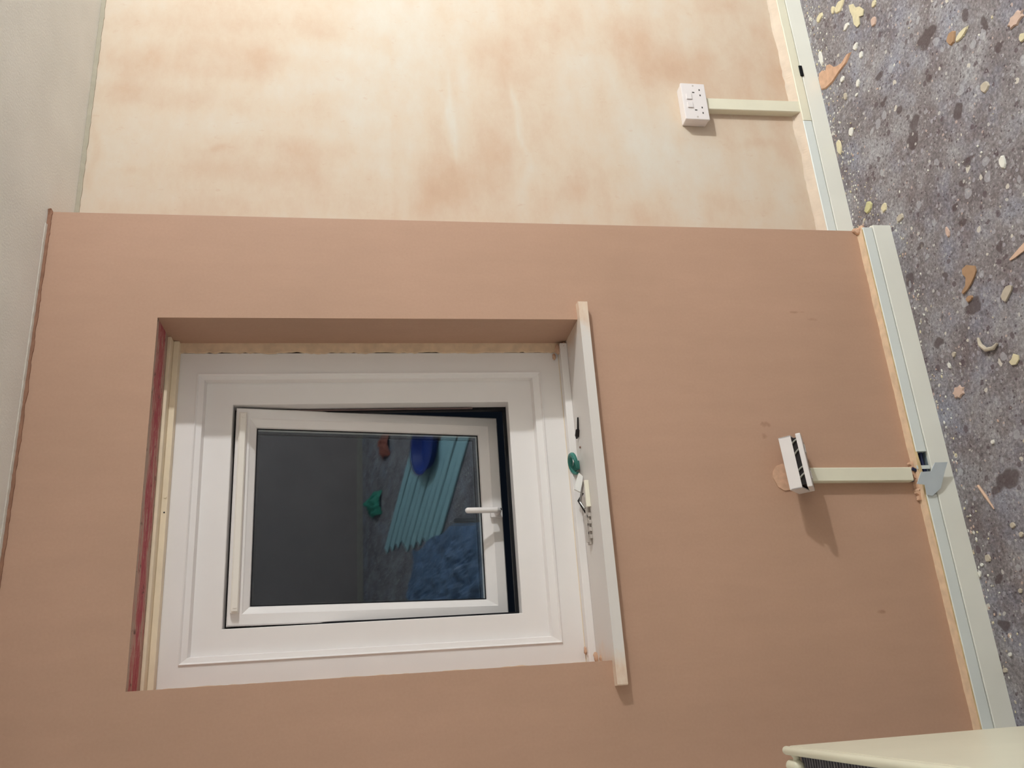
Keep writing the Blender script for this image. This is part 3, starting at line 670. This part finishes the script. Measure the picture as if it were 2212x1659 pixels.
for i, (x, y, rx, ry, kd) in enumerate(FLAKES):
    if i in (1, 32): continue
    y = min(y, (P if x > 0 else 0)-.034-ry*.8)
    n_ = 14 if i in (7, 33) else rnd.choice((7, 8, 9, 10))
    pl = []
    a0 = rnd.uniform(0, 2*pi)
    for j in range(n_):
        a_ = 2*pi*j/n_
        rr = rnd.uniform(.72, 1.08) if i not in (7, 33) else (1.05 if j % 2 else .78)
        if i == 25 and cos(a_) < -.3: rr *= 1.25
        pl.append((rx*cos(a_)*rr, ry*sin(a_)*rr))
    h_ = (.0033 if max(rx, ry) > .012 else .0023)+.00013*(i % 9)
    if i in SHAPES: s = MB().prism(SHAPES[i], h_, Matrix.Translation((0, 0, .0005)), .985)
    else: s = MB().prism(pl, h_, Matrix.Translation((x, y, .0005)), .82)
    nm = 'wood_splinter' if kd == 't' else 'paint_chip' if kd == 'w' else 'plaster_chip'
    o = s.build(nm, MC[kd], origin=(x, y, .0005))
    if i in LBL: tag(o, LBL[i], 'chip')
    else:
        pending.append((o, x, y, kd)); continue
CN = {'c': 'cream', 'p': 'pink', 'o': 'ochre', 'b': 'beige', 'w': 'white', 'y': 'yellowish'}
MARKS = (('the salmon splat', .65, .03), ('the foot of the socket conduit', .42, .10), ('the corner of the window wall', .04, -.05), ('the pink daisy-shaped blob', -.577, -.136), ('the spoon-shaped flake', -.30, -.28),
         ('the trunking gap', -.77, -.10), ('the far end of the alcove', .84, -.03), ('the radiator end', -1.26, -.06), ('the peach splinter', -.96, -.14))
byk = {}
for o, x, y, kd in pending:
    mk = min(MARKS, key=lambda t_: (t_[1]-x)**2+(t_[2]-y)**2)
    byk.setdefault((kd, mk[0]), []).append((y, x, o))
for (kd, mn), lst in byk.items():
    lst.sort(key=lambda t_: -t_[0])
    ph = [''] if len(lst) == 1 else [', the one nearest the skirting', ', the one farthest from the skirting'] if len(lst) == 2 else [', the one nearest the skirting']+[', %s out from the skirting' % q_ for q_ in ('second', 'third', 'fourth', 'fifth', 'sixth')[:len(lst)-2]]+[', the one farthest from the skirting']
    for (y, x, o), p_ in zip(lst, ph): tag(o, 'tiny %s chip by %s%s' % (CN[kd], mn, p_), 'chip', 'tiny chips on the grey floor')
sp_pts = [(.700, .142), (.678, .143), (.651, .140), (.636, .115), (.627, .071), (.631, .023), (.63, -.022), (.644, -.057), (.650, -.043), (.646, -.004), (.656, .023), (.672, .048), (.700, .066), (.708, .080), (.695, .092), (.712, .112), (.715, .132)]
o = MB().prism(sp_pts, .005, Matrix.Translation((0, 0, .0005)), .93).build('plaster_splat', MC['s']); tag(o, 'large salmon plaster splat with a long tail against the alcove skirting', 'plaster splat')
o = MB().tube([(-.472, -.260, .004), (-.493, -.263, .006), (-.513, -.279, .007), (-.519, -.303, .006), (-.512, -.318, .004)], [.003, .0055, .006, .0055, .003], 8).build('paper_shaving', MC['b'], smooth=True); tag(o, 'curled beige crescent shaving on the floor', 'shaving')
o = MB().tube([(-.832, -.120, .004), (-.865, -.137, .004), (-.902, -.155, .004)], [.0035, .004, .0015], 6).build('wood_splinter', MC['t']); tag(o, 'thin peach splinter on a dark stain in front of the trunking gap', 'splinter')
# fine crumbs, too many to count
cr = MB()
for _ in range(480):
    if rnd.random() < .55:
        x = rnd.uniform(.0, 1.15); y = P-.032-abs(rnd.gauss(0, .06))-.002
    elif rnd.random() < .5:
        x = rnd.uniform(-1.4, 0); y = -.032-abs(rnd.gauss(0, .035))-.002
    else:
        x = rnd.uniform(-1.3, 1.0); y = rnd.uniform(-.75, .1)
        if x < .03 and y > -.034: continue
    r = rnd.uniform(.0018, .0042); a_ = rnd.uniform(0, pi)
    cr.prism([(r*cos(a_+t_)*(1+.6*(q_ % 2)), r*sin(a_+t_)) for q_, t_ in enumerate((0, 1.4, 2.7, 4.3))], rnd.uniform(.001, .0025), Matrix.Translation((x, y, .0003)), .7, mi=rnd.choice((0, 0, 0, 1, 2, 2, 3)))
tag(cr.build('plaster_crumbs', [MC['w'], MC['c'], MC['b'], MC['p']]), 'fine pale plaster crumbs scattered over the grey floor', 'crumbs', kind='stuff')

# ------------------------------------------------------------------ what the tilted pane mirrors: things on the floor behind the camera
dirb = Vector((.63, .61, 0)).normalized(); perp = Vector((-dirb.y, dirb.x, 0))
A = Vector((-.11, -3.92, 0)); B_ = Vector((-.26, -2.84, 0))
for i in range(10):
    t_ = (i+.5)/10
    c_ = A.lerp(B_, t_); L_ = 1.06-.05*((i*37) % 5)
    a_ = math.atan2(dirb.y, dirb.x)+radians(((i*53) % 7)-3)*.25
    Mx = Matrix.Translation((c_.x+dirb.x*.02*((i*29) % 4), c_.y+dirb.y*.02*((i*29) % 4), .004)) @ Matrix.Rotation(a_, 4, 'Z')
    o = MB().box(0, L_, -.038, .038, 0, .010, .002, Mx).build('cladding_board', M['plank'], origin=tuple(Mx.translation))
    nth = ('board at the back-wall end', 'second board from the back-wall end', 'third board from the back-wall end', 'fourth board from the back-wall end', 'fifth board from the back-wall end', 'fifth board from the window end', 'fourth board from the window end', 'third board from the window end', 'second board from the window end', 'board at the window end')[i]
    tag(o, 'pale teal %s of the row mirrored in the pane' % nth, 'board', 'pale teal boards laid side by side, mirrored in the pane')
bk = thing('basin', 'round blue plastic basin mirrored at the upper right of the window pane', 'basin', (.46, -2.92, .012))
bm_ = MB(); rr = []
for (r, z) in ((.15, .0), (.19, .22), (.205, .225), (.205, .235), (.18, .235), (.145, .012)):
    rr.append([bm_.bm.verts.new((.46+r*cos(2*pi*q_/28), -2.92+r*sin(2*pi*q_/28), z*.28+.0155)) for q_ in range(28)])
for a_, b_ in zip(rr, rr[1:]):
    for q_ in range(28): bm_.bm.faces.new((a_[q_], a_[(q_+1) % 28], b_[(q_+1) % 28], b_[q_]))
bm_.bm.faces.new(rr[0][::-1]); bm_.bm.faces.new(rr[-1])
bm_.build('basin_body', M['blueb'], bk, True)
MB().tube([(.46+.208*cos(t_), -2.92-.204*sin(t_), .083+.008*sin(t_)) for t_ in [pi*q_/12 for q_ in range(13)]], .004, 8).build('handle', M['steel'], bk)
def crumple(name, mat, cx, cy, sx, sy, h_, seed, label, cat, n=26, f_=9):
    s = MB(); g_ = {}
    for i in range(n+1):
        for j in range(n+1):
            u_, v_ = i/n*2-1, j/n*2-1
            x, y = cx+sx*u_*(1+.15*noise.noise((u_*2, v_*2, seed))), cy+sy*v_*(1+.15*noise.noise((u_*2, v_*2, seed+4)))
            e_ = max(0, 1-(u_*u_+v_*v_)*.6)
            g_[i, j] = s.bm.verts.new((x, y, .003+h_*e_*(.35+.9*abs(noise.noise((x*f_, y*f_, seed)))+.35*abs(noise.noise((x*f_*2.7, y*f_*2.7, seed))))))
    for i in range(n):
        for j in range(n): s.bm.faces.new((g_[i, j], g_[i+1, j], g_[i+1, j+1], g_[i, j+1]))
    return tag(s.build(name, mat), label, cat)
crumple('dust_sheet', M['sheet'], -.60, -2.72, .40, .62, .10, 3, 'crumpled pale blue plastic sheet mirrored at the lower right of the window pane', 'plastic sheet', 44)
crumple('plastic_bag', M['greenb'], .30, -4.08, .10, .11, .12, 9, 'small green plastic bag mirrored in the middle of the window pane', 'bag', 18, 16)
crumple('paint_tray', M['redb'], .74, -3.85, .10, .09, .10, 12, 'red crumpled cloth mirrored near the top edge of the window pane', 'cloth', 18, 16)
bpy.data.objects['paint_tray'].name = 'rag'

# ------------------------------------------------------------------ ceiling pendant that lights the room
pd = thing('pendant_lamp', 'bare bulb on a short white flex, to the right outside the frame', 'lamp', (LAMP.x, LAMP.y, H))
MB().tube([(LAMP.x, LAMP.y, H-.0005), (LAMP.x, LAMP.y, H-.025)], [.05, .035], 20).build('ceiling_rose', M['socket'], pd, True)
MB().tube([(LAMP.x, LAMP.y, H-.02), (LAMP.x, LAMP.y, H-.08)], .004, 8).build('flex', M['socket'], pd)
MB().tube([(LAMP.x, LAMP.y, H-.07), (LAMP.x, LAMP.y, H-.125)], .018, 14).build('bulb_holder', M['socket'], pd)
